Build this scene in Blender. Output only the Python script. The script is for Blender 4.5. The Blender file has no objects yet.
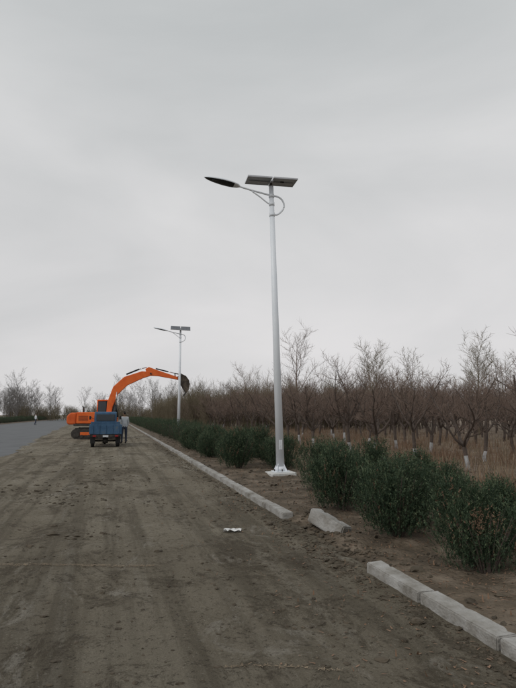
import bpy, bmesh, math, random
import numpy as np
from mathutils import Vector, Matrix, noise as mn
R=random.Random(7); NR=np.random.default_rng(11)
S=bpy.context.scene; C=S.collection
S.view_settings.view_transform='Standard'
S.view_settings.look='None'; S.view_settings.exposure=0

# ------------------------------------------------------------ helpers
def mat(name,stops=None,scale=5,rough=.85,bump=.3,detail=8,metal=0,bscale=None,base=None,spec=.3,mapscale=None,bdist=.02):
    m=bpy.data.materials.new(name); m.use_nodes=True; nt=m.node_tree; N=nt.nodes; L=nt.links
    b=N['Principled BSDF']; b.inputs['Roughness'].default_value=rough; b.inputs['Metallic'].default_value=metal
    b.inputs['Specular IOR Level'].default_value=spec
    if base is not None and stops is None:
        stops=[(.3,tuple(c*.85 for c in base)),(.7,tuple(min(1,c*1.12) for c in base))]
    tc=N.new('ShaderNodeTexCoord'); src=tc.outputs['Object']
    if mapscale:
        mp=N.new('ShaderNodeMapping'); mp.inputs['Scale'].default_value=mapscale; L.new(src,mp.inputs[0]); src=mp.outputs[0]
    n=N.new('ShaderNodeTexNoise'); n.inputs['Scale'].default_value=scale; n.inputs['Detail'].default_value=detail; n.inputs['Roughness'].default_value=.6
    L.new(src,n.inputs['Vector'])
    r=N.new('ShaderNodeValToRGB'); els=r.color_ramp.elements
    while len(els)<len(stops): els.new(.5)
    for e,(p,c) in zip(els,stops): e.position=p; e.color=(*c,1)
    L.new(n.outputs['Fac'],r.inputs[0]); L.new(r.outputs[0],b.inputs['Base Color'])
    if bump:
        n2=N.new('ShaderNodeTexNoise'); n2.inputs['Scale'].default_value=bscale or scale*4; n2.inputs['Detail'].default_value=6
        L.new(src,n2.inputs['Vector'])
        bp=N.new('ShaderNodeBump'); bp.inputs['Strength'].default_value=bump; bp.inputs['Distance'].default_value=bdist
        L.new(n2.outputs['Fac'],bp.inputs['Height']); L.new(bp.outputs[0],b.inputs['Normal'])
    return m

def mesh_obj(name,V,F,mats=(),parent=None,mi=None,smooth=False,link=True):
    me=bpy.data.meshes.new(name)
    if isinstance(V,np.ndarray): V=V.tolist()
    if isinstance(F,np.ndarray): F=F.tolist()
    me.from_pydata(V,[],F)
    for m in mats: me.materials.append(m)
    if mi is not None: me.polygons.foreach_set('material_index',list(mi))
    if smooth: me.polygons.foreach_set('use_smooth',[True]*len(me.polygons))
    me.update()
    if not link: return me
    o=bpy.data.objects.new(name,me); C.objects.link(o)
    if parent: o.parent=parent
    return o

def empty(name,loc=(0,0,0),rz=0,rot=None):
    o=bpy.data.objects.new(name,None); C.objects.link(o); o.location=loc
    o.rotation_euler=rot or (0,0,rz); o.empty_display_size=.3; return o

def bevel(o,w,seg=2):
    m=o.modifiers.new('b','BEVEL'); m.width=w; m.segments=seg; m.limit_method='ANGLE'; m.angle_limit=math.radians(35)
    return o

def box(name,c,s,m,parent=None,bv=.01,rot=(0,0,0)):
    x,y,z=[d/2 for d in s]
    V=[(-x,-y,-z),(x,-y,-z),(x,y,-z),(-x,y,-z),(-x,-y,z),(x,-y,z),(x,y,z),(-x,y,z)]
    F=[(0,3,2,1),(4,5,6,7),(0,1,5,4),(1,2,6,5),(2,3,7,6),(3,0,4,7)]
    o=mesh_obj(name,V,F,[m],parent); o.location=c; o.rotation_euler=rot
    if bv: bevel(o,bv)
    return o

def prism(name,prof,y0,y1,m,parent=None,bv=.02):
    n=len(prof)
    V=[(x,y0,z) for x,z in prof]+[(x,y1,z) for x,z in prof]
    F=[tuple(range(n)),tuple(range(2*n-1,n-1,-1))]+[(i,i+n,(i+1)%n+n,(i+1)%n) for i in range(n)]
    o=mesh_obj(name,V,F,[m],parent)
    bm=bmesh.new(); bm.from_mesh(o.data); bmesh.ops.recalc_face_normals(bm,faces=bm.faces); bm.to_mesh(o.data); bm.free()
    if bv: bevel(o,bv)
    return o

def tube_into(V,F,pts,rad,sides=5,cap=True):
    base=len(V); n=len(pts)
    up=Vector((.13,.21,1)).normalized()
    for i,p in enumerate(pts):
        d=(pts[min(i+1,n-1)]-pts[max(i-1,0)])
        if d.length<1e-9: d=Vector((0,0,1))
        d.normalize()
        a=d.cross(up if abs(d.dot(up))<.95 else Vector((1,0,0))).normalized(); b=d.cross(a)
        for k in range(sides):
            t=2*math.pi*k/sides
            V.append(tuple(p+(a*math.cos(t)+b*math.sin(t))*rad[i]))
    for i in range(n-1):
        for k in range(sides):
            k2=(k+1)%sides
            F.append((base+i*sides+k,base+i*sides+k2,base+(i+1)*sides+k2,base+(i+1)*sides+k))
    if cap:
        F.append(tuple(base+k for k in range(sides))[::-1]); F.append(tuple(base+(n-1)*sides+k for k in range(sides)))

def tube(name,pts,rad,m,parent=None,sides=12,smooth=True):
    V=[];F=[]; pts=[Vector(p) for p in pts]
    if not hasattr(rad,'__len__'): rad=[rad]*len(pts)
    tube_into(V,F,pts,rad,sides)
    o=mesh_obj(name,V,F,[m],parent,smooth=False)
    if smooth:
        for p in o.data.polygons: p.use_smooth=len(p.vertices)==4
    return o

def spline(P,n=8):
    P=[Vector(p) for p in P]; out=[]
    Q=[2*P[0]-P[1]]+P+[2*P[-1]-P[-2]]
    for i in range(1,len(Q)-2):
        for k in range(n):
            t=k/n; a,b,c,d=Q[i-1:i+3]
            out.append(.5*((2*b)+(c-a)*t+(2*a-5*b+4*c-d)*t*t+(3*b-a-3*c+d)*t**3))
    out.append(P[-1]); return out

# ------------------------------------------------------------ materials
def dirt_road_mat():
    m=bpy.data.materials.new('dirty_roadway'); m.use_nodes=True; nt=m.node_tree; N=nt.nodes; L=nt.links
    b=N['Principled BSDF']; b.inputs['Roughness'].default_value=.93; b.inputs['Specular IOR Level'].default_value=.2
    tc=N.new('ShaderNodeTexCoord')
    def nz(scale,detail=8,ms=None,rough=.6,dist=0):
        src=tc.outputs['Object']
        if ms:
            mp=N.new('ShaderNodeMapping'); mp.inputs['Scale'].default_value=ms; L.new(src,mp.inputs[0]); src=mp.outputs[0]
        n=N.new('ShaderNodeTexNoise'); n.inputs['Scale'].default_value=scale; n.inputs['Detail'].default_value=detail
        n.inputs['Roughness'].default_value=rough; n.inputs['Distortion'].default_value=dist
        L.new(src,n.inputs['Vector']); return n.outputs['Fac']
    def ramp(f,st):
        r=N.new('ShaderNodeValToRGB'); els=r.color_ramp.elements
        while len(els)<len(st): els.new(.5)
        for e,(p,c) in zip(els,st): e.position=p; e.color=(*c,1) if hasattr(c,'__len__') else (c,c,c,1)
        L.new(f,r.inputs[0]); return r.outputs[0]
    def mix(f,a,bb,t='MIX'):
        x=N.new('ShaderNodeMix'); x.data_type='RGBA'; x.blend_type=t
        if isinstance(f,float): x.inputs[0].default_value=f
        else: L.new(f,x.inputs[0])
        L.new(a,x.inputs[6])
        if isinstance(bb,tuple): x.inputs[7].default_value=(*bb,1)
        else: L.new(bb,x.inputs[7])
        return x.outputs[2]
    col=ramp(nz(.35,10,None,.65,.4),[(.3,(.15,.127,.09)),(.5,(.215,.187,.14)),(.72,(.285,.257,.20))])
    col=mix(ramp(nz(1.0,9,(2.6,.09,1),.62,.2),[(.46,0.),(.58,.65)]),col,(.098,.082,.057))
    col=mix(ramp(nz(1.0,9,(3.1,.13,1),.62,.3),[(.55,0.),(.68,.5)]),col,(.31,.285,.235))
    col=mix(ramp(nz(.9,15,(1,.55,1),.82,.5),[(.515,0.),(.575,.8)]),col,(.08,.064,.043))
    col=mix(ramp(nz(3.2,13,(1,.7,1),.84,.8),[(.54,0.),(.60,.75)]),col,(.068,.054,.037))
    col=mix(ramp(nz(1.3,13,(1,.6,1),.8,1.3),[(.56,0.),(.65,.65)]),col,(.35,.325,.275))
    col=mix(ramp(nz(18,9,None,.85),[(.55,0.),(.60,.85)]),col,(.05,.04,.028))
    col=mix(ramp(nz(34,6,None,.8),[(.60,0.),(.67,.7)]),col,(.42,.385,.32))
    col=mix(1.0,col,ramp(nz(90,6,None,.85),[(.3,.55),(.7,1.4)]),'MULTIPLY')
    L.new(col,b.inputs['Base Color'])
    bp=N.new('ShaderNodeBump'); bp.inputs['Strength'].default_value=1; bp.inputs['Distance'].default_value=.045
    L.new(nz(11,14,None,.8),bp.inputs['Height']); L.new(bp.outputs[0],b.inputs['Normal'])
    return m
M_road=dirt_road_mat()
M_asph=mat('asphalt',[(.3,(.11,.115,.12)),(.7,(.155,.16,.165))],scale=.6,rough=.85,bump=.3,bscale=80)
M_soil=mat('verge_soil',[(.25,(.05,.038,.026)),(.5,(.115,.088,.06)),(.62,(.175,.137,.10)),(.78,(.27,.22,.165))],scale=2.6,detail=15,bump=1,bscale=18,bdist=.05)
M_field=mat('field_soil',[(.25,(.10,.076,.054)),(.5,(.19,.148,.11)),(.75,(.31,.25,.19))],scale=1.6,detail=15,bump=1,bscale=14,bdist=.05)
M_ground=mat('ground_soil',[(.3,(.12,.10,.07)),(.7,(.22,.19,.14))],scale=.08,detail=10,bump=0)
M_kerb=mat('kerb_concrete',[(.25,(.14,.125,.10)),(.42,(.28,.265,.24)),(.58,(.38,.37,.35)),(.78,(.47,.46,.44))],scale=4,detail=14,bump=.8,bscale=30)
M_clod=mat('clod_soil',[(.3,(.04,.032,.022)),(.7,(.13,.105,.075))],scale=6,bump=.5)
M_white=mat('white_pole_paint',[(.3,(.76,.80,.85)),(.7,(.85,.88,.91))],scale=1.5,rough=.4,bump=0,spec=.5)
M_pad=mat('base_concrete',base=(.6,.6,.58),scale=8,bump=.5)
M_dark=mat('dark_plastic',base=(.02,.022,.025),scale=8,rough=.4,bump=0)
M_rubber=mat('rubber',base=(.03,.03,.03),scale=12,rough=.85,bump=.3)
M_glass=mat('window_glass',base=(.03,.04,.05),scale=3,rough=.12,bump=0,spec=.6)
M_cell=mat('solar_cells',base=(.03,.035,.05),scale=8,rough=.25,bump=0,spec=.6)
M_back=mat('panel_backsheet',base=(.45,.47,.49),scale=3,rough=.6,bump=0)
M_alu=mat('aluminium',base=(.5,.51,.53),scale=3,rough=.4,bump=0,metal=.6)
M_orange=mat('orange_paint',[(.3,(.66,.105,.02)),(.55,(.82,.16,.03)),(.8,(.60,.16,.06))],scale=2.5,rough=.55,bump=.05)
M_counter=mat('counterweight_paint',[(.3,(.55,.09,.02)),(.7,(.74,.14,.03))],scale=2,rough=.55,bump=.05)
M_steel=mat('worn_steel',[(.3,(.035,.032,.03)),(.7,(.09,.08,.07))],scale=6,rough=.7,bump=.3,metal=.3)
M_bucket=mat('muddy_bucket_steel',[(.3,(.03,.025,.02)),(.5,(.07,.055,.042)),(.7,(.15,.12,.09))],scale=5,rough=.8,bump=.5)
M_chrome=mat('cylinder_rod',base=(.55,.55,.56),rough=.25,metal=.9,bump=0)
M_blue=mat('blue_paint',[(.3,(.03,.075,.14)),(.55,(.055,.12,.21)),(.8,(.13,.15,.16))],scale=3,rough=.65,bump=.1)
M_red=mat('tail_lamp',base=(.3,.02,.02),rough=.3,bump=0)
M_bark=mat('bark',[(.3,(.06,.047,.04)),(.7,(.14,.108,.09))],scale=6,bump=.6,bscale=30)
M_twig=mat('twigs',[(.3,(.14,.098,.078)),(.7,(.235,.175,.142))],scale=1.2,bump=0)
M_wash=mat('whitewash',[(.3,(.20,.195,.19)),(.5,(.40,.40,.40)),(.7,(.58,.59,.61))],scale=8,bump=.3)
M_thick=mat('thicket_twigs',[(.3,(.125,.103,.068)),(.7,(.21,.175,.118))],scale=.5,bump=0)
M_far=mat('hazed_far_twigs',[(.3,(.14,.13,.122)),(.7,(.20,.187,.175))],scale=.2,bump=0)  # distance haze painted into the twig colour, lighter and greyer
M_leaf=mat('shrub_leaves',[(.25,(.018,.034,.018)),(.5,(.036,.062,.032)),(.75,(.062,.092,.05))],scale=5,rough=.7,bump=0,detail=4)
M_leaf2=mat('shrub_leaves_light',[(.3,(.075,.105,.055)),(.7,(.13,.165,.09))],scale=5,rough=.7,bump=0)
M_brown=mat('dead_leaves',[(.3,(.15,.09,.055)),(.7,(.28,.18,.12))],scale=5,bump=0)
M_straw=mat('dry_grass_blades',[(.3,(.18,.133,.085)),(.7,(.34,.27,.19))],scale=2,bump=0)
M_paper=mat('paper',base=(.7,.7,.69),bump=0)
M_skin=mat('skin',base=(.42,.26,.18),bump=0); M_hair=mat('hair',base=(.02,.017,.015),bump=0)
M_jacket=mat('light_jacket',base=(.68,.70,.72),bump=0); M_trous=mat('trousers',base=(.05,.06,.09),bump=0)
M_jacket2=mat('grey_jacket',base=(.5,.53,.56),bump=0)

# ------------------------------------------------------------ ground
def fbm(x,y,s,o=4): return mn.fractal(Vector((x*s,y*s,3.3)),1.0,2.0,o)
def ss(a,b,x):
    t=max(0,min(1,(x-a)/(b-a))); return t*t*(3-2*t)
def grid(name,xs,ys,h,m,smooth=True):
    nx,ny=len(xs),len(ys)
    V=[(x,y,h(x,y)) for y in ys for x in xs]
    F=[(j*nx+i,j*nx+i+1,(j+1)*nx+i+1,(j+1)*nx+i) for j in range(ny-1) for i in range(nx-1)]
    return mesh_obj(name,V,F,[m],smooth=smooth)
mesh_obj('ground',[(-1500,-300,-.06),(1500,-300,-.06),(1500,2500,-.06),(-1500,2500,-.06)],[(0,1,2,3)],[M_ground])
mesh_obj('asphalt_road',[(-17.5,-60,0),(-1.6,-60,0),(-1.6,420,0),(-17.5,420,0)],[(0,1,2,3)],[M_asph])
ys=[-6]; 
while ys[-1]<300: ys.append(ys[-1]+max(.055,.012*max(0,ys[-1])))
xs=list(np.arange(-7.6,2.72,.08))
def h_road(x,y):
    e=max(-6.2,-3.0-.036*max(0,y))+.4*fbm(x,y,.5)+.18*fbm(x+9,y,2.5)
    return .03*ss(e-.25,e+.25,x)-.06*(1-ss(e-.4,e,x))+(.014*fbm(x,y,.7)+.008*fbm(x,y,4,3))*ss(e-.3,e+.3,x)+.004
grid('dirt_covered_roadway',xs,ys,h_road,M_road)
def gap(y): return ss(5.2,5.7,y)*(1-ss(7.9,8.4,y))
def h_ver(x,y):
    g=gap(y); w=.16*fbm(x,y,1.5)*g
    a=2.40-.15*g+w; b=2.78+.35*g+w
    base=-.04+.125*ss(a,b,x)
    return base+ss(2.6,3.2,x)*(.06*fbm(x,y,.6)+.028*fbm(x,y,3)+.014*fbm(x,y,9,3))+ (.02*fbm(x,y,5)*g) + .12*ss(6,9,x)
xs=list(np.arange(2.3,6.5,.07))
grid('soil_verge',xs,ys,h_ver,M_soil)
def h_field(x,y): return h_ver(x,y)+(.004 if x>6.4 else -.02)+.06*fbm(x,y,.35)*ss(6.5,8,x)
xs=[6.3]
while xs[-1]<220: xs.append(xs[-1]+max(.12,.02*(xs[-1]-4)))
ys2=[-6]
while ys2[-1]<300: ys2.append(ys2[-1]+max(.14,.015*max(0,ys2[-1])))
grid('orchard_field',xs,ys2,h_field,M_field)
grid('far_verge',[-60,-40,-30,-22,-19,-17.6,-17.2],[-60]+list(range(-20,420,10)),lambda x,y:(.12 if x<-17.4 else -.03)+.05*fbm(x,y,.2),M_soil)

# kerb
KV=[];KF=[]
def kstone(V,F,c,s,rz=0,rx=0,ry=0,bv=.010,rr=R):
    x,y,z=[d/2 for d in s]
    bm=bmesh.new(); bmesh.ops.create_cube(bm,size=1)
    for v in bm.verts: v.co=Vector((v.co.x*2*x+rr.uniform(-.003,.003),v.co.y*2*y,v.co.z*2*z+rr.uniform(-.005,.005)))
    bmesh.ops.subdivide_edges(bm,edges=[e for e in bm.edges if abs((e.verts[0].co-e.verts[1].co).y)>.1],cuts=23)
    bmesh.ops.bevel(bm,geom=[e for e in bm.edges if not e.is_boundary and e.calc_face_angle(0)>.5],offset=bv,segments=2,affect='EDGES')
    for v in bm.verts:
        v.co+=mn.noise_vector(v.co*20+Vector(c)*3)*.0025
        n=mn.noise(Vector((c[0]*5,(v.co.y+c[1])*7,2.2 if v.co.x>0 else 8.1)))
        if n>.30 and v.co.z>z*.6 and abs(v.co.x)>x*.7: v.co-=Vector((math.copysign(.03*(n-.3)/.4,v.co.x),0,.03*(n-.3)/.4))
    mt=Matrix.Translation(c)@Matrix.Rotation(rz,4,'Z')@Matrix.Rotation(rx,4,'X')@Matrix.Rotation(ry,4,'Y')
    b0=len(V); V.extend(tuple(mt@v.co) for v in bm.verts)
    bm.verts.index_update()
    F.extend(tuple(b0+v.index for v in f.verts) for f in bm.faces); bm.free()
def krow(y0,y1):
    y=y0
    while y<y1:
        l=min(.99,y1-y); zz=.03+R.uniform(-.007,.007)
        kstone(KV,KF,(2.64+R.uniform(-.010,.010)+.0045*max(0,y-8),y+l/2,zz),(.17,l-.012,.2),rz=R.uniform(-.010,.010),rx=R.uniform(-.006,.006))
        y+=1.0
krow(-2.58,5.42); krow(8.3,130)
mesh_obj('kerb',KV,KF,[M_kerb])
V=[];F=[]; kstone(V,F,(0,0,0),(.2,.62,.19),bv=.016)
o=mesh_obj('displaced_kerb_stone',V,F,[M_kerb]); o.location=(2.93,7.35,.13); o.rotation_euler=(math.radians(16),math.radians(10),math.radians(28))

# clods / stones
def clods(name,pts,m):
    bm=bmesh.new(); bmesh.ops.create_icosphere(bm,subdivisions=2,radius=1); tv=np.array([v.co[:] for v in bm.verts]); tf=np.array([[v.index for v in f.verts] for f in bm.faces]); bm.free()
    Vs=[];Fs=[];k=0
    for (x,y,z,s) in pts:
        dv=NR.normal(0,1,(3,3)); ph=NR.uniform(0,6,3)
        w=1+.28*np.sin(tv@dv[0]*2.2+ph[0])+.2*np.sin(tv@dv[1]*3.5+ph[1])+NR.uniform(-.16,.16,len(tv))
        v=tv*w[:,None]*s*np.array([NR.uniform(.7,1.7),NR.uniform(.6,1.2),NR.uniform(.3,.65)])
        a=NR.uniform(0,6.28); c,q=math.cos(a),math.sin(a)
        v=v@np.array([[c,q,0],[-q,c,0],[0,0,1]])+np.array([x,y,z+s*.12])
        Vs.append(v);Fs.append(tf+k);k+=len(tv)
    return mesh_obj(name,np.concatenate(Vs),np.concatenate(Fs),[m])
pts=[]
for i in range(7000):
    y=2+R.random()**1.5*42; x=R.uniform(-4.2,2.5)
    if mn.noise(Vector((x*.6,y*.4,1)))<R.uniform(-.3,.55): continue
    s=min(.035,.0025+R.expovariate(1/.0042))*(1+y*.03)
    pts.append((x,y,h_road(x,y),s))
for cx,cy,n,sp in [(-.6,11.5,130,.5),(-.2,14,170,.8),(-1.6,13,100,.6),(.9,10.2,80,.4),(1.6,9.0,70,.35),(-2.2,9,60,.4),(.2,17,140,.9),(-.4,8,60,.3),(.9,5.5,70,.35),(-.9,5.2,60,.35),(1.5,4.3,60,.3),(.2,4.0,50,.35),(1.9,6.3,80,.3)]:
    for i in range(n):
        x=R.gauss(cx,sp); y=R.gauss(cy,sp*1.2)
        if -4<x<2.5: pts.append((x,y,h_road(x,y),min(.05 if cy>7 else .025,.003+R.expovariate(1/(.010 if cy>7 else .006)))))
for i in range(2900):
    y=2+R.random()**1.4*30; x=2.52-abs(R.gauss(0,.18)); s=min(.04,.004+R.expovariate(1/.006)); pts.append((x,y,h_road(x,y),s))
pts.append((1.73,3.47,h_road(1.73,3.47),.035)); pts.append((-.55,3.4,h_road(-.55,3.4),.03))
clods('soil_clods',pts,M_clod)
pts=[]
for i in range(7500):
    y=1.5+R.random()**1.5*38; x=R.uniform(2.8,8.5); s=min(.06,.005+R.expovariate(1/.009)); pts.append((x,y,h_ver(x,y) if x<6.4 else h_field(x,y),s))
for i in range(420):
    y=R.uniform(5.4,8.4); x=R.uniform(2.2,3.0); s=min(.05,.006+R.expovariate(1/.010)); pts.append((x,y,max(h_ver(x,y),h_road(x,y)),s))
clods('verge_clods',pts,M_clod)

# dry grass/litter
def blades(name,pts,m,hmax=.16,w=.006,flat=.3):
    n=len(pts); P=np.array(pts); a=NR.uniform(0,6.28,n); hh=NR.uniform(.25,1,n)*hmax
    lie=NR.random(n)<flat
    tilt=np.where(lie,NR.uniform(1.3,1.5,n),NR.uniform(0,.8,n))
    d=np.stack([np.cos(a)*np.sin(tilt),np.sin(a)*np.sin(tilt),np.cos(tilt)],1)*hh[:,None]
    s=np.stack([-np.sin(a),np.cos(a),np.zeros(n)],1)*w*NR.uniform(.6,1.8,(n,1))
    V=np.empty((n*4,3)); P[:,2]+=.006
    V[0::4]=P-s;V[1::4]=P+s;V[2::4]=P+d+s*.4;V[3::4]=P+d-s*.4
    return mesh_obj(name,V,np.arange(n*4).reshape(n,4),[m])
pts=[]
while len(pts)<60000:
    y=2+R.random()**1.5*58; x=5.0+abs(R.gauss(0,9))
    if mn.noise(Vector((x*.9,y*.9,5)))<R.uniform(-.5,.35): continue
    pts.append((x,y,h_ver(x,y) if x<6.4 else h_field(x,y)))
blades('dry_grass',pts,M_straw,.28,.006,.3)
# low weeds and prunings standing between the trees
pts=[]
while len(pts)<26000:
    y=6+R.random()**1.3*45; x=6.8+abs(R.gauss(0,8))
    if mn.noise(Vector((x*.6,y*.6,9)))<R.uniform(-.1,.4): continue
    pts.append((x,y,h_field(x,y)))
blades('dry_weeds',pts,M_brown,.5,.004,.1)
pts=[]
for i in range(9000):
    y=2+R.random()**1.4*30; x=R.uniform(2.8,5.5); pts.append((x,y,h_ver(x,y)))
for i in range(900):
    y=2+R.random()**1.2*18; x=2.5-abs(R.gauss(0,.7)); pts.append((x,y,h_road(x,y)))
blades('fallen_leaf_litter',pts,M_brown,.045,.0055,.8)
def streak(name,a,b,n,w):
    pts=[]
    for i in range(n):
        t=R.random(); x=a[0]+(b[0]-a[0])*t+R.gauss(0,w); y=a[1]+(b[1]-a[1])*t+R.gauss(0,w)+.04*math.sin(t*5); pts.append((x,y,h_road(x,y)))
    return blades(name,pts,M_straw,.03,.0022,1.0)
streak('straw_line',(-1.2,6.6),(.5,6.18),700,.02)
streak('straw_line',(.72,3.63),(1.43,3.45),150,.008)
bm=bmesh.new(); bmesh.ops.create_grid(bm,x_segments=8,y_segments=6,size=.5)
for v in bm.verts: v.co=Vector((v.co.x*.24,v.co.y*.12,.015+.03*mn.noise(v.co*5)+.01*mn.noise(v.co*13)))
me=bpy.data.meshes.new('paper_scrap'); bm.to_mesh(me); bm.free(); me.materials.append(M_paper)
o=bpy.data.objects.new('paper_scrap',me); C.objects.link(o); o.location=(1.66,7.7,h_road(1.66,7.7)+.01); o.rotation_euler=(0,0,-.3)

# ------------------------------------------------------------ shrubs
def shrub_mesh(name,seed,nspr=900,leaves=17,H=.95,W=.5,dead=False):
    r=np.random.default_rng(seed); Vs=[];mi=[]
    ph=r.uniform(0,6.28,4)
    lobes=[(r.uniform(-.42,.42)*W*1.4,r.uniform(-.42,.42)*W*1.4,r.uniform(.6,1.14)*H,r.uniform(.32,.6)*W) for _ in range(11)]
    for i in range(nspr):
        lx,ly,lh,lw=lobes[r.integers(len(lobes))]
        a=r.uniform(0,6.28); rr=r.random()**.42
        zt=r.random()**.8
        prof=(.72+.42*math.sin(min(1,zt*1.05)*math.pi*.8)) if zt<.6 else (1.12-(zt-.6)*1.9)
        prof=max(.1,prof)
        rad=lw*prof*rr*(1+.18*math.sin(3*a+ph[0]))
        base=np.array([lx*(.7+zt*.35)+math.cos(a)*rad,ly*(.7+zt*.35)+math.sin(a)*rad,.02+zt*lh*.9])
        d=np.array([math.cos(a)*.4*rr,math.sin(a)*.4*rr,1.0])+r.normal(0,.2,3); d/=np.linalg.norm(d)
        ln=r.uniform(.08,.24)
        isd=dead and (base[0]<.05 and base[1]<-.05 and .45<base[2]<.75 and base[0]>-.25)
        k=leaves if not isd else 8
        t=r.random(k); p=base+d*ln*t[:,None]
        ld=r.normal(0,1,(k,3)); ld/=np.linalg.norm(ld,axis=1)[:,None]; ld=ld*.7+d; ld/=np.linalg.norm(ld,axis=1)[:,None]
        sd=np.cross(ld,r.normal(0,1,(k,3))); sd/=np.linalg.norm(sd,axis=1)[:,None]
        L=r.uniform(.018,.038,(k,1)); Wd=r.uniform(.0028,.0055,(k,1))
        q=np.empty((k*4,3)); q[0::4]=p; q[1::4]=p+ld*L*.5+sd*Wd; q[2::4]=p+ld*L; q[3::4]=p+ld*L*.5-sd*Wd
        Vs.append(q); 
        g0=2 if isd else (2 if r.random()<.025 else -1)
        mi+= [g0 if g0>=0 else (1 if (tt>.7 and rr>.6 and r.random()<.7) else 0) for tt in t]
    V=np.concatenate(Vs); F=np.arange(len(V)).reshape(-1,4).tolist(); V=V.tolist()
    n0=len(F)
    for i in range(26):
        a=r.uniform(0,6.28); w=r.uniform(.1,.8)*W; hh=H*r.uniform(.5,.85)
        tube_into(V,F,[Vector((.05*math.cos(a),.05*math.sin(a),-.03)),Vector((w*.5*math.cos(a),w*.5*math.sin(a),hh*.45)),Vector((w*math.cos(a),w*math.sin(a),hh))],[.012,.008,.004],4)
    mi+=[3]*(len(F)-n0)
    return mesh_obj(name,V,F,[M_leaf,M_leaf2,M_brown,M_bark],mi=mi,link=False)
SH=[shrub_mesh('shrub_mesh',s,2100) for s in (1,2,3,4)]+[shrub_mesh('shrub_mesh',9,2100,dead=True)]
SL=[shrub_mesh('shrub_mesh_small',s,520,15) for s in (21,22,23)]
def place(name,me,loc,sc,rz=None,parent=None):
    o=bpy.data.objects.new(name,me); C.objects.link(o); o.location=loc
    o.scale=sc if hasattr(sc,'__len__') else (sc,sc,sc); o.rotation_euler=(0,0,R.uniform(0,6.28) if rz is None else rz)
    if parent: o.parent=parent
    return o
near=[(3.68,5.05,.86,4,0),(3.55,6.6,.98,0,1),(4.1,7.2,.86,1,2),(3.62,8.5,.98,2,0),(4.1,9.4,.95,3,1),(4.2,10.9,1.0,0,4),
 (4.9,8.6,.95,2,3),(5.1,10.3,1.0,3,3),(4.95,12.2,.95,0,2),(4.9,7.4,.80,1,1),(4.5,5.7,.80,2,1)]
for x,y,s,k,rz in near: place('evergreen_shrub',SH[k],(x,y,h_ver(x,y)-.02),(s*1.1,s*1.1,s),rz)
y=15.6
while y<27:
    for xx in (3.7,4.9):
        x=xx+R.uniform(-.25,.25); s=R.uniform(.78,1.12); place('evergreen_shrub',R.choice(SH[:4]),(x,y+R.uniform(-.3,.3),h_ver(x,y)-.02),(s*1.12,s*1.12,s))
    y+=R.uniform(1.05,1.6)
hed=empty('distant_hedge')
while y<120:
    for xx in (3.8,4.9):
        x=xx+R.uniform(-.2,.2)+.004*y; s=R.uniform(.8,1.25); place('hedge_clump',R.choice(SL),(x,y+R.uniform(-.3,.3),.05),(s*1.25,s*1.25,s),parent=hed)
    y+=R.uniform(1.0,1.4)
hed2=empty('roadside_hedge')
for i in range(150):
    place('hedge_clump',R.choice(SL),(-19+R.uniform(-.4,.4),35+i*1.3,.08),(1.9,1.9,R.uniform(.8,1.3)),parent=hed2)

# ------------------------------------------------------------ trees
def rv(r): return Vector((r.gauss(0,1),r.gauss(0,1),r.gauss(0,1))).normalized()
def branch(V,F,MI,r,p,d,ln,rad,lev,cfg):
    seg=cfg['seg'][lev]; pts=[p.copy()]; rads=[rad]; dd=d.copy(); dirs=[dd.copy()]
    tip=rad*cfg.get('tip',.45)
    for i in range(seg):
        dd=(dd+rv(r)*cfg['wob'][lev]+Vector((0,0,cfg['up'][lev]))).normalized()
        pts.append(pts[-1]+dd*ln/seg); rads.append(rad+(tip-rad)*(i+1)/seg); dirs.append(dd.copy())
    n0=len(F); tube_into(V,F,pts,rads,cfg['sides'][lev],cap=False)
    MI.extend([0 if lev<=cfg.get('barklev',1) else 1]*(len(F)-n0))
    if lev+1<len(cfg['seg']):
        n=cfg['n'][lev]; n=max(1,int(round(n*r.uniform(.75,1.25))))
        a0=r.uniform(0,6.28)
        for k in range(n):
            t=cfg['t0'][lev]+(1-cfg['t0'][lev])*(k+r.random())/n
            f=min(.999,t)*seg; i=int(f); q=pts[i].lerp(pts[i+1],f-i); dr=dirs[i+1]
            ax=dr.cross(Vector((math.cos(a0+k*2.4),math.sin(a0+k*2.4),.3))).normalized()
            ang=math.radians(r.uniform(*cfg['ang'][lev]))
            nd=(Matrix.Rotation(ang,3,ax)@dr).normalized()
            if nd.z<-.1: nd.z*=-.5; nd.normalize()
            branch(V,F,MI,r,q,nd,ln*cfg['lr'][lev]*r.uniform(.6,1.2)*(1.15-.45*t),max(cfg['minr'],rads[i]*cfg['rr'][lev]),lev+1,cfg)
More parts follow.
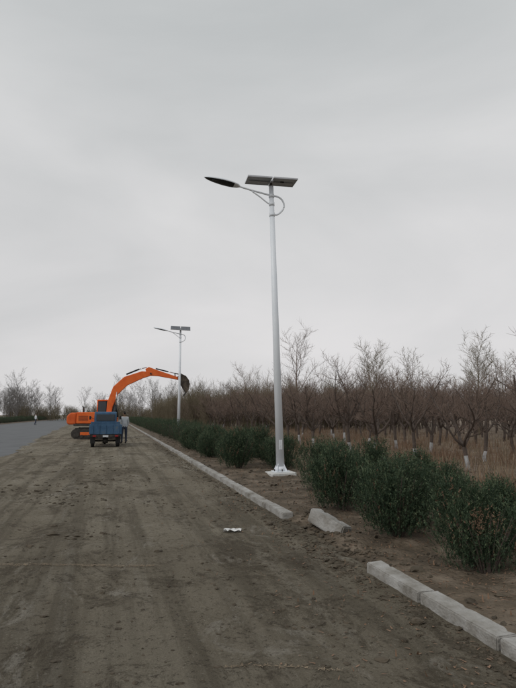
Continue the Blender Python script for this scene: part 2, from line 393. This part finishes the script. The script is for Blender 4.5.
def orchard_tree(seed,wash=True):
    r=random.Random(seed); V=[];F=[];MI=[]
    h=r.uniform(.62,.95); lean=Vector((r.uniform(-.14,.14),r.uniform(-.14,.14),0)); wz=r.uniform(.30,.46)
    tp=[Vector((0,0,-.1)),Vector((0,0,.2))+lean*.3,Vector((0,0,wz))+lean*.6]
    tube_into(V,F,tp,[.075,.06,.056],8,cap=False); MI+= [2 if wash else 0]*len(F)
    n0=len(F); top=Vector((0,0,h))+lean
    tube_into(V,F,[tp[-1],top],[.056,.064],8,cap=False); MI+=[0]*(len(F)-n0)
    cfg=dict(seg=[6,4,4,2],wob=[.32,.30,.22,.2],up=[.17,.16,.14,.08],sides=[6,4,3,3],n=[8,6,4],t0=[.15,.12,.1],ang=[(30,75),(25,70),(20,60)],
      lr=[.52,.62,.6],rr=[.5,.5,.6],minr=.0048,tip=.3,barklev=1)
    k=r.choice([3,4,4,5]); a0=r.uniform(0,6.28)
    for i in range(k):
        a=a0+i*6.283/k+r.uniform(-.35,.35); el=math.radians(r.uniform(28,60))
        branch(V,F,MI,r,top,Vector((math.cos(a)*math.cos(el),math.sin(a)*math.cos(el),math.sin(el))),r.uniform(1.5,2.2),r.uniform(.036,.05),0,cfg)
    return mesh_obj('orchard_tree_mesh',V,F,[M_bark,M_twig,M_wash],mi=MI,link=False)
OT=[orchard_tree(s) for s in range(100,109)]
OT0=[orchard_tree(s,False) for s in range(120,126)]
def thicket(seed,H=4.6):
    r=random.Random(seed); V=[];F=[];MI=[]
    cfg=dict(seg=[5,4,3],wob=[.12,.14,.15],up=[.12,.15,.1],sides=[4,3,3],n=[13,7],t0=[.12,.1],ang=[(15,45),(15,50)],lr=[.38,.55],rr=[.5,.6],minr=.009,tip=.3,barklev=0)
    for i in range(6):
        a=r.uniform(0,6.28); b=r.uniform(.05,.35)
        branch(V,F,MI,r,Vector((r.uniform(-.5,.5),r.uniform(-.5,.5),-.1)),Vector((math.cos(a)*b,math.sin(a)*b,1)).normalized(),H*r.uniform(.7,1.05),.035,0,cfg)
    return mesh_obj('thicket_mesh',V,F,[M_thick,M_thick],mi=MI,link=False)
TH=[thicket(s) for s in (1,2,3,4)]
def big_tree(seed,H=11,M=None,minr=.02,n=(17,8,7)):
    r=random.Random(seed); V=[];F=[];MI=[]
    cfg=dict(seg=[7,5,4,3],wob=[.07,.16,.2,.2],up=[.1,.12,.08,.03],sides=[6,4,3,3],n=list(n),t0=[.2,.15,.1],ang=[(25,60),(25,60),(20,60)],lr=[.42,.5,.55],rr=[.5,.5,.55],minr=minr,tip=.15,barklev=1)
    branch(V,F,MI,r,Vector((0,0,-.2)),Vector((0,0,1)),H,H*.014,0,cfg)
    return mesh_obj('bare_tree_mesh',V,F,[M or M_far,M or M_far],mi=MI,link=False)
BT=[big_tree(s,11,None,.022,(14,7,5)) for s in (5,6,7,8,9)]
BT2=[big_tree(s,9,M_twig,.011) for s in (15,16)]
WL=[big_tree(s,6,M_thick,.010) for s in (25,26)]

Y=14.7*math.pi/180
def cam_ok(x,y,mg=1.25):
    f=x*math.sin(Y)+y*math.cos(Y); r=x*math.cos(Y)-y*math.sin(Y)
    return f>1 and abs(r)<.46*f*mg+5
orch=empty('distant_orchard_trees')
row=0; x=8.6
while x<58:
    y=R.uniform(3,6)
    while y<72:
        if cam_ok(x,y):
            s=R.uniform(.84,1.06)
            xx=x+R.uniform(-.3,.3)
            if row<2 and y<36: place('orchard_tree',R.choice(OT),(xx,y,h_field(xx,y)),s)
            else: place('orchard_crown',R.choice(OT if (row<3 and R.random()<.5) else OT0),(xx,y,.2),s*R.uniform(1,1.1),parent=orch)
        y+=2.5+R.uniform(-.35,.35)
    x+=2.7; row+=1
th=empty('distant_thicket')
for i in range(500):
    y=R.uniform(48,115); x=R.uniform(7.5,9+y*.45)
    if cam_ok(x,y,1.1): place('thicket_clump',R.choice(TH),(x,y,0),R.uniform(.7,1.05),parent=th)
far=empty('distant_tree_line')
for i in range(270):
    y=R.uniform(140,230); x=R.uniform(-85,170)
    if -17<x<2 and y<215: continue
    place('tree_crown',R.choice(BT),(x,y,0),R.uniform(.55,.98),parent=far)
for i in range(60):
    y=R.uniform(95,190); x=-21-R.random()*16
    place('tree_crown',R.choice(BT),(x,y,0),R.uniform(.32,.46)*(.4+y/130),parent=far)
for i in range(170):
    y=R.uniform(150,240); x=R.uniform(-85,20)
    place('undergrowth',R.choice(TH),(x,y,0),(1.8,1.8,R.uniform(.6,1.1)),parent=far)
place('bare_tree',BT2[0],(19.5,58,0),1.05)
place('bare_tree',BT2[1],(14.2,60,0),.66)
for x,y,s in [(18,36.5,.9),(20,35,.85),(24,33,.95),(29,40,.95),(22,44,1.0),(33,42,.95),(27,30,.8),(36,40,1.05)]:
    place('willow_tree',R.choice(WL),(x,y,0),s)

# ------------------------------------------------------------ solar street lamps
def street_lamp(loc,lean=0,H=7.75,ptilt=-2):
    P=empty('solar_street_lamp',loc,rot=(0,lean,0))
    box('foundation_pad',(0,0,.0),(.66,.66,.12),M_pad,P,.02)
    box('base_plate',(0,0,.075),(.40,.40,.025),M_white,P,.004)
    tube('pole',[(0,0,.07),(0,0,H*.5),(0,0,H-.05)],[.108,.085,.06],M_white,P,20)
    tube('pole_collar',[(0,0,.088),(0,0,.2)],[.13,.113],M_white,P,20)
    for k in range(4):
        a=k*math.pi/2+math.pi/4
        g=prism('gusset_%d'%k,[(.09,.09),(.2,.09),(.09,.30)],-.006,.006,M_white,P,0); g.rotation_euler=(0,0,a)
        tube('anchor_bolt_%d'%k,[(.16*math.cos(a+.785),.16*math.sin(a+.785),.07),(.16*math.cos(a+.785),.16*math.sin(a+.785),.14)],.014,M_steel,P,6)
    box('inspection_door',(0,-.097,.75),(.075,.012,.24),M_white,P,.004)
    z=H-.55
    main=spline([(0,0,z-.30),(.17,0,z-.27),(.33,0,z-.10),(.33,0,z+.08),(.2,0,z+.21),(-.1,0,z+.26),(-.5,0,z+.34),(-.92,0,z+.44)],8)
    tube('lamp_arm',main,[.024]*len(main),M_white,P,10)
    low=spline([(0,0,z-.02),(-.12,0,z+.03),(-.32,0,z+.18),(-.55,0,z+.33)],6)
    tube('arm_brace',low,[.018]*len(low),M_white,P,8)
    for zz in (z-.3,z+.0,z+.23): tube('arm_clamp',[(0,0,zz-.05),(0,0,zz+.05)],.075,M_white,P,16)
    V=[];F=[];n=18;sd=20; L=.98; ang=math.radians(11)
    for i in range(n+1):
        t=i/n; w=.165*(math.sin(math.pi*min(1,max(0,t))**.8)**.6 if 0<t<1 else 0)+.028*(1-t)
        th_=.045+.03*math.sin(math.pi*t)
        if t>.9: th_*=max(.15,(1-t)/.1)
        for k in range(sd):
            a=2*math.pi*k/sd; yy=w*math.cos(a); zz=math.sin(a); zz=zz*th_*(1.0 if zz>0 else .55)
            V.append((-t*L,yy,zz))
    for i in range(n):
        for k in range(sd): F.append((i*sd+k,i*sd+(k+1)%sd,(i+1)*sd+(k+1)%sd,(i+1)*sd+k))
    mi=[1 if (f%sd)>=sd//2+1 and (f%sd)<sd-1 and f//sd>2 else 0 for f in range(len(F))]
    h=mesh_obj('luminaire',V,F,[M_white,M_dark],P,mi=mi,smooth=True); h.location=(-.88,0,z+.43); h.rotation_euler=(0,ang,0)
    bm=bmesh.new(); bm.from_mesh(h.data); bmesh.ops.recalc_face_normals(bm,faces=bm.faces); bm.to_mesh(h.data); bm.free()
    box('led_lens',(-1.42,0,z+.505),(.42,.17,.012),M_glass,P,.004,rot=(0,ang,0))
    Q=empty('panel_mount',(0,0,H+.1)); Q.parent=P; Q.rotation_euler=(math.radians(ptilt),math.radians(2),math.radians(-6))
    tube('mount_post',[(0,0,-.18),(0,0,-.03)],.04,M_steel,Q,12)
    box('mount_rail',(0,0,-.035),(1.2,.05,.03),M_alu,Q,.003)
    box('mount_rail_cross',(0,0,-.06),(.06,.5,.02),M_alu,Q,.003)
    for sx in (-1,1):
        cx=sx*.345
        box('panel_back',(cx,0,.0),(.62,.66,.012),M_back,Q,0)
        box('panel_cells',(cx,0,.009),(.61,.65,.004),M_cell,Q,0)
        for yy in (-.335,.335): box('frame',(cx,yy,0),(.66,.018,.04),M_alu,Q,.002)
        for x2 in (-.32,.32): box('frame',(cx+x2,0,0),(.018,.65,.038),M_alu,Q,.002)
        for k in range(1,6): box('cell_line',(cx-.31+k*.103,0,.0125),(.004,.64,.002),M_alu,Q,0)
    box('junction_box',(.3,0,-.02),(.1,.12,.025),M_dark,Q,.003)
    return P
street_lamp((4.27,14.0,.09),math.radians(-1.7),7.72,6)
street_lamp((4.50,38.3,.07),math.radians(.2),7.35,28)

# ------------------------------------------------------------ excavator
def excavator(loc,rz):
    E=empty('excavator',loc,rz)
    for s in (-1,1):
        yc=s*.95; prof=[]
        for k in range(9): a=math.pi/2+math.pi*k/8; prof.append((-1.25+.33*math.cos(a),.36+.33*math.sin(a)))
        for k in range(9): a=-math.pi/2+math.pi*k/8; prof.append((1.25+.33*math.cos(a),.36+.33*math.sin(a)))
        prism('track',prof,yc-.2,yc+.2,M_steel,E,.02)
        for k in range(26):
            x=-1.3+k*.104; box('grouser',(x,yc,.705),(.05,.44,.04),M_steel,E,0); box('grouser',(x,yc,.02),(.05,.44,.035),M_steel,E,0)
        box('track_frame',(0,yc+s*.205,.36),(2.0,.03,.2),M_orange,E,.01)
        for k in range(5): tube('roller',[(-.9+k*.45,yc+s*.2,.2),(-.9+k*.45,yc+s*.25,.2)],.1,M_steel,E,14)
        for x in (-1.25,1.25): tube('sprocket',[(x,yc+s*.2,.36),(x,yc+s*.24,.36)],.22,M_steel,E,16)
    box('undercarriage',(0,0,.5),(1.2,1.5,.25),M_steel,E,.03)
    tube('turntable',[(0,0,.6),(0,0,.86)],.55,M_steel,E,24)
    U=empty('upper_structure'); U.parent=E
    box('deck',(-.1,0,.93),(2.7,2.1,.14),M_steel,U,.02)
    prism('counterweight',[(-1.8,.95),(-1.3,.95),(-1.3,1.72),(-1.65,1.72),(-1.88,1.5),(-1.9,1.1)],-1.05,1.05,M_counter,U,.08)
    prism('engine_cover',[(-1.29,1.005),(.1,1.005),(.1,1.6),(-.2,1.75),(-1.29,1.75)],-1.04,.1,M_orange,U,.05)
    prism('side_cover',[(-1.29,1.006),(-.15,1.006),(-.15,1.7),(-1.29,1.72)],.12,1.03,M_orange,U,.05)
    for k in range(6): box('vent_slat',(-.85,-1.045,1.2+k*.06),(.6,.015,.02),M_dark,U,0)
    tube('exhaust',[(-1.0,.2,1.7),(-1.0,.2,2.05),(-1.07,.2,2.15)],.045,M_steel,U,10)
    box('toolbox',(.65,-.75,1.2),(.9,.5,.38),M_orange,U,.04)
    cy0,cy1=.15,1.02
    prism('cab_lower',[(-.12,1.006),(1.2,1.006),(1.25,1.4),(-.12,1.4)],cy0,cy1,M_orange,U,.03)
    prism('cab_glass',[(-.09,1.38),(1.2,1.38),(1.02,2.5),(-.06,2.5)],cy0+.03,cy1-.03,M_glass,U,.02)
    prism('cab_roof',[(-.14,2.49),(1.08,2.49),(1.0,2.6),(-.1,2.6)],cy0-.01,cy1+.01,M_orange,U,.03)
    for yy in (cy0+.02,cy1-.02):
        for a,b in (((-.1,1.4),(-.08,2.5)),((1.22,1.4),(1.04,2.5)),((.5,1.4),(.48,2.5))):
            tube('cab_pillar',[(a[0],yy,a[1]),(b[0],yy,b[1])],.035,M_orange if a[0]<.4 else M_dark,U,8)
    B=empty('boom_assembly'); B.parent=U; B.scale=(.93,1,1)
    bp=[(.55,1.1),(.85,1.15),(1.0,2.1),(1.35,2.95),(2.0,3.55),(3.1,4.05),(3.75,4.25),(3.72,4.5),(3.0,4.52),(1.75,4.12),(1.0,3.45),(.62,2.4)]
    prism('boom',bp,-.42,-.14,M_orange,B,.03)
    for yy in (-.5,-.06): 
        tube('boom_cylinder',[(1.1,yy,1.15),(1.2,yy,2.2)],.06,M_dark,B,10); tube('boom_rod',[(1.2,yy,2.2),(1.28,yy,3.1)],.035,M_chrome,B,10)
    tube('boom_foot_pin',[(.7,-.5,1.2),(.7,-.05,1.2)],.07,M_steel,B,12)
    box('boom_bracket',(.75,-.28,1.08),(.6,.6,.2),M_orange,B,.02)
    tube('arm_cylinder',[(1.9,-.28,4.3),(2.8,-.28,4.66)],.055,M_dark,B,10); tube('arm_rod',[(2.8,-.28,4.66),(3.35,-.28,4.8)],.033,M_chrome,B,10)
    ap=[(3.25,4.68),(3.5,4.82),(4.1,4.62),(5.75,4.12),(5.75,3.95),(4.2,4.2),(3.6,4.22),(3.35,4.35)]
    prism('arm',ap,-.4,-.16,M_orange,B,.02)
    tube('elbow_pin',[(3.65,-.5,4.36),(3.65,-.06,4.36)],.07,M_steel,B,12)
    tube('bucket_cylinder',[(4.0,-.28,4.72),(4.9,-.28,4.52)],.045,M_dark,B,10); tube('bucket_rod',[(4.9,-.28,4.52),(5.4,-.28,4.42)],.028,M_chrome,B,10)
    tube('bucket_link',[(5.4,-.28,4.42),(5.45,-.28,4.05)],.04,M_steel,B,8); tube('bucket_link2',[(5.4,-.28,4.42),(5.86,-.28,4.32)],.04,M_steel,B,8)
    out=[(5.60,3.98),(5.68,4.24),(5.92,4.34),(6.20,4.22),(6.42,3.95),(6.50,3.62),(6.42,3.30),(6.26,3.06)]
    inn=[(5.68,3.98),(5.74,4.18),(5.93,4.26),(6.15,4.15),(6.34,3.91),(6.42,3.62),(6.35,3.34),(6.20,3.10)]
    prism('bucket_shell',out+inn[::-1],-.68,.12,M_bucket,B,0)
    side=inn+[(6.02,3.38),(5.86,3.62),(5.70,3.86)]
    for yy in (-.672,.095): prism('bucket_side',side,yy,yy+.022,M_bucket,B,0)
    for yy in (-.42,-.16): prism('bucket_ear',[(5.62,4.0),(5.72,3.9),(5.95,4.32),(5.86,4.42),(5.6,4.2)],yy,yy+.03,M_bucket,B,0)
    for k in range(5):
        yy=-.67+k*.178; prism('bucket_tooth',[(6.27,3.10),(6.18,3.12),(6.02,2.84),(6.08,2.83)],yy,yy+.08,M_steel,B,0)
    return E
excavator((-.75,39.4,.02),math.radians(-4))

# ------------------------------------------------------------ blue cargo tricycle
def cargo(loc,rz=0):
    T=empty('cargo_tricycle_truck',loc,rz)
    def wheel(x,y,r,w):
        tube('tyre',[(x-w/2,y,r),(x-w/2+.02,y,r),(x+w/2-.02,y,r),(x+w/2,y,r)],[r*.88,r,r,r*.88],M_rubber,T,24)
        tube('hub',[(x-w/2-.01,y,r),(x+w/2+.01,y,r)],r*.5,M_blue,T,14)
    wheel(-.60,-.95,.31,.17); wheel(.60,-.95,.31,.17); wheel(0,1.55,.28,.13)
    tube('rear_axle',[(-.6,-.95,.31),(.6,-.95,.31)],.05,M_steel,T,10)
    tube('differential',[(-.13,-.95,.31),(.13,-.95,.31)],.13,M_steel,T,12)
    for x in (-.38,.38): box('chassis_rail',(x,0,.53),(.07,3.1,.1),M_steel,T,.005)
    box('cargo_floor',(0,-.6,.62),(1.46,1.9,.05),M_steel,T,.005)
    for x in (-.74,.74):
        box('side_board',(x,-.6,.87),(.035,1.9,.46),M_blue,T,.008)
        for k in range(4): box('side_rib',(x*1.03,-1.4+k*.53,.87),(.025,.05,.44),M_blue,T,.004)
    box('tailgate',(0,-1.57,.87),(1.5,.035,.46),M_blue,T,.008)
    for k in range(5): box('tailgate_rib',(-.62+k*.31,-1.60,.87),(.05,.025,.42),M_blue,T,.004)
    box('headboard',(0,.36,.92),(1.46,.035,.6),M_blue,T,.008)
    box('rear_crossbar',(0,-1.58,.56),(1.3,.06,.09),M_steel,T,.01)
    for x in (-.52,.52):
        box('tail_light',(x,-1.63,.56),(.16,.04,.08),M_red,T,.008); box('mud_flap',(x*1.15,-1.3,.36),(.24,.012,.34),M_rubber,T,.003)
    box('number_plate',(0,-1.62,.55),(.26,.012,.09),M_jacket,T,.002)
    hw=.56
    c=prism('cab_shell',[(.42,.5),(1.75,.5),(1.9,.95),(1.5,1.70),(.5,1.74),(.42,1.68)],-hw,hw,M_blue,T,.06); c.rotation_euler=(0,0,math.pi/2)
    box('rear_window',(0,.405,1.43),(.92,.02,.34),M_glass,T,.03)
    for s in (-1,1): box('side_window',(s*(hw+.005),1.0,1.36),(.015,.75,.36),M_glass,T,.02); tube('mirror_arm',[(s*hw,1.5,1.35),(s*.78,1.55,1.45)],.012,M_dark,T,6); box('mirror',(s*.79,1.55,1.42),(.1,.03,.2),M_dark,T,.01)
    box('windscreen',(0,1.72,1.33),(.95,.02,.5),M_glass,T,.01,rot=(math.radians(-27),0,0))
    bm=bmesh.new(); bmesh.ops.create_grid(bm,x_segments=24,y_segments=30,size=.5)
    for v in bm.verts:
        x,y=v.co.x*1.42,v.co.y*1.86; e=min(1,(1-abs(2*v.co.x))*3)*min(1,(1-abs(2*v.co.y))*3)
        v.co=Vector((x,y-.6,.68+.3*e+.06*mn.noise(Vector((x*4,y*4,0)))*e))
    me=bpy.data.meshes.new('soil_load'); bm.to_mesh(me); bm.free(); me.materials.append(M_clod); o=bpy.data.objects.new('soil_load',me); C.objects.link(o); o.parent=T
    return T
cargo((-.2,30.1,.02),math.radians(1))

# ------------------------------------------------------------ people
def person(loc,rz,jacket,walk=.25):
    P=empty('person',loc,rz)
    J=[(0,0,.95),(0,0,1.15),(0,0,1.38),(0,0,1.50),
       (.19,0,1.40),(.25,.03,1.13),(.24,-.08,.90),(.24,-.10,.82),
       (-.19,0,1.40),(-.25,-.05,1.13),(-.22,-.14,.92),(-.22,-.17,.84),
       (.10,0,.90),(.11,-walk*.5,.50),(.11,-walk*.3,.09),(.12,-walk*.3-.17,.04),
       (-.10,0,.90),(-.11,walk*.2,.50),(-.11,walk*.9,.10),(-.12,walk*.9-.16,.04)]
    Ed=[(0,1),(1,2),(2,3),(2,4),(4,5),(5,6),(6,7),(2,8),(8,9),(9,10),(10,11),(0,12),(12,13),(13,14),(14,15),(0,16),(16,17),(17,18),(18,19)]
    rd=[.15,.14,.16,.06,.075,.052,.036,.03,.075,.052,.036,.03,.10,.068,.045,.04,.10,.068,.045,.04]
    me=bpy.data.meshes.new('body'); me.from_pydata(J,Ed,[]); o=bpy.data.objects.new('body',me); C.objects.link(o)
    m=o.modifiers.new('s','SKIN'); 
    for v,r_ in zip(me.skin_vertices[0].data,rd): v.radius=(r_*1.1,r_*.8) if r_>.13 else (r_,r_)
    me.skin_vertices[0].data[0].use_root=True
    o.modifiers.new('ss','SUBSURF').levels=2
    dg=bpy.context.evaluated_depsgraph_get(); nm=bpy.data.meshes.new_from_object(o.evaluated_get(dg))
    bpy.data.objects.remove(o)
    nm.materials.clear()
    for q in (jacket,M_trous,M_skin,M_dark): nm.materials.append(q)
    for p in nm.polygons:
        z=p.center.z; x=abs(p.center.x); p.use_smooth=True
        p.material_index=2 if z>1.47 or (x>.18 and z<.92) else (3 if z<.11 else (0 if z>.92 or x>.17 and z>.9 else 1))
    b=bpy.data.objects.new('body',nm); C.objects.link(b); b.parent=P
    bm=bmesh.new(); bmesh.ops.create_uvsphere(bm,u_segments=20,v_segments=14,radius=1)
    for v in bm.verts:
        c=v.co; w=.078*(1-.18*max(0,-c.z)); v.co=Vector((c.x*w,c.y*.098,c.z*.12))
    for v in bm.verts:
        if v.co.y<-.085 and abs(v.co.x)<.02 and -.03<v.co.z<.02: v.co.y-=.018
    me=bpy.data.meshes.new('head'); bm.to_mesh(me); bm.free(); me.materials.append(M_skin); me.materials.append(M_hair)
    for p in me.polygons:
        p.use_smooth=True; p.material_index=1 if (p.center.z>.055 or (p.center.y>.01 and p.center.z>-.05)) else 0
    h=bpy.data.objects.new('head',me); C.objects.link(h); h.parent=P; h.location=(0,-.015,1.64)
    for s in (-1,1):
        tube('ear',[(s*.07,0,1.63),(s*.086,.005,1.63)],[.024,.018],M_skin,P,8); tube('eye',[(s*.03,-.098,1.65),(s*.03,-.104,1.65)],.009,M_hair,P,8)
    tube('mouth',[(-.022,-.104,1.585),(.022,-.104,1.585)],.005,M_brown,P,6)
    for s,(wx,wy,wz) in ((1,(.24,-.10,.82)),(-1,(-.22,-.17,.84))):
        for k in range(4):
            yy=wy-.03+k*.02; ln=(.062,.075,.07,.055)[k]
            tube('finger',[(wx,yy,wz-.0),(wx-s*.004,yy-.004,wz-.05),(wx-s*.022,yy-.01,wz-.05-ln*.6)],[.010,.009,.007],M_skin,P,6)
        tube('thumb',[(wx,wy-.02,wz+.03),(wx-s*.01,wy-.055,wz-.01),(wx-s*.012,wy-.06,wz-.04)],[.012,.011,.008],M_skin,P,6)
    return P
person((-11.3,95,.0),math.radians(120),M_jacket,.25)
person((.78,32.0,.03),math.radians(200),M_jacket2,.05)

# ------------------------------------------------------------ world / light / camera
W=bpy.data.worlds.new("World"); S.world=W; W.use_nodes=True; nt=W.node_tree; N=nt.nodes; L=nt.links
bg=N['Background']; bg.inputs['Strength'].default_value=.1
SEL,SAZ=math.radians(42),math.radians(-115)
sky=N.new('ShaderNodeTexSky'); sky.sky_type='NISHITA'; sky.sun_disc=False; sky.sun_elevation=SEL; sky.sun_rotation=SAZ
hs=N.new('ShaderNodeHueSaturation'); hs.inputs['Saturation'].default_value=.15; L.new(sky.outputs[0],hs.inputs['Color'])
tc=N.new('ShaderNodeTexCoord'); mp=N.new('ShaderNodeMapping'); mp.inputs['Scale'].default_value=(1,1,2.6); mp.inputs['Rotation'].default_value=(.1,.15,.4); L.new(tc.outputs['Generated'],mp.inputs[0])
nz=N.new('ShaderNodeTexNoise'); nz.inputs['Scale'].default_value=1.5; nz.inputs['Detail'].default_value=6; nz.inputs['Roughness'].default_value=.48; nz.inputs['Distortion'].default_value=.4; L.new(mp.outputs[0],nz.inputs['Vector'])
rp=N.new('ShaderNodeValToRGB'); rp.color_ramp.elements[0].position=.3; rp.color_ramp.elements[0].color=(.55,.562,.57,1); rp.color_ramp.elements[1].position=.7; rp.color_ramp.elements[1].color=(.735,.73,.735,1)
L.new(nz.outputs['Fac'],rp.inputs[0])
sx=N.new('ShaderNodeSeparateXYZ'); L.new(tc.outputs['Generated'],sx.inputs[0])
r2=N.new('ShaderNodeValToRGB'); e=r2.color_ramp.elements; e[0].position=0; e[0].color=(1.05,1.03,1.03,1); e[1].position=.6; e[1].color=(.92,.94,.94,1)
L.new(sx.outputs['Z'],r2.inputs[0])
mm=N.new('ShaderNodeMix'); mm.data_type='RGBA'; mm.blend_type='MULTIPLY'; mm.inputs[0].default_value=1; L.new(rp.outputs[0],mm.inputs[6]); L.new(r2.outputs[0],mm.inputs[7])
sc=N.new('ShaderNodeVectorMath'); sc.operation='SCALE'; sc.inputs['Scale'].default_value=10.0; L.new(mm.outputs[2],sc.inputs[0])
mx=N.new('ShaderNodeMix'); mx.data_type='RGBA'; mx.inputs[0].default_value=.92; L.new(hs.outputs[0],mx.inputs[6]); L.new(sc.outputs[0],mx.inputs[7])
L.new(mx.outputs[2],bg.inputs['Color'])
sl=bpy.data.lights.new('sun','SUN'); sl.energy=.8; sl.angle=math.radians(22); sl.color=(1,.97,.93)
so=bpy.data.objects.new('sun',sl); C.objects.link(so); so.location=(0,0,30)
d=Vector((math.sin(SAZ)*math.cos(SEL),math.cos(SAZ)*math.cos(SEL),math.sin(SEL))); so.rotation_euler=d.to_track_quat('Z','Y').to_euler()

cd=bpy.data.cameras.new('camera'); cam=bpy.data.objects.new('camera',cd); C.objects.link(cam); S.camera=cam
cd.sensor_fit='VERTICAL'; cd.sensor_height=24; cd.sensor_width=18; cd.lens=24*560/688; cd.clip_end=4000; cd.clip_start=.05
cam.location=(0,0,1.6); cam.rotation_euler=(math.radians(90+7.2),0,math.radians(-14.7))
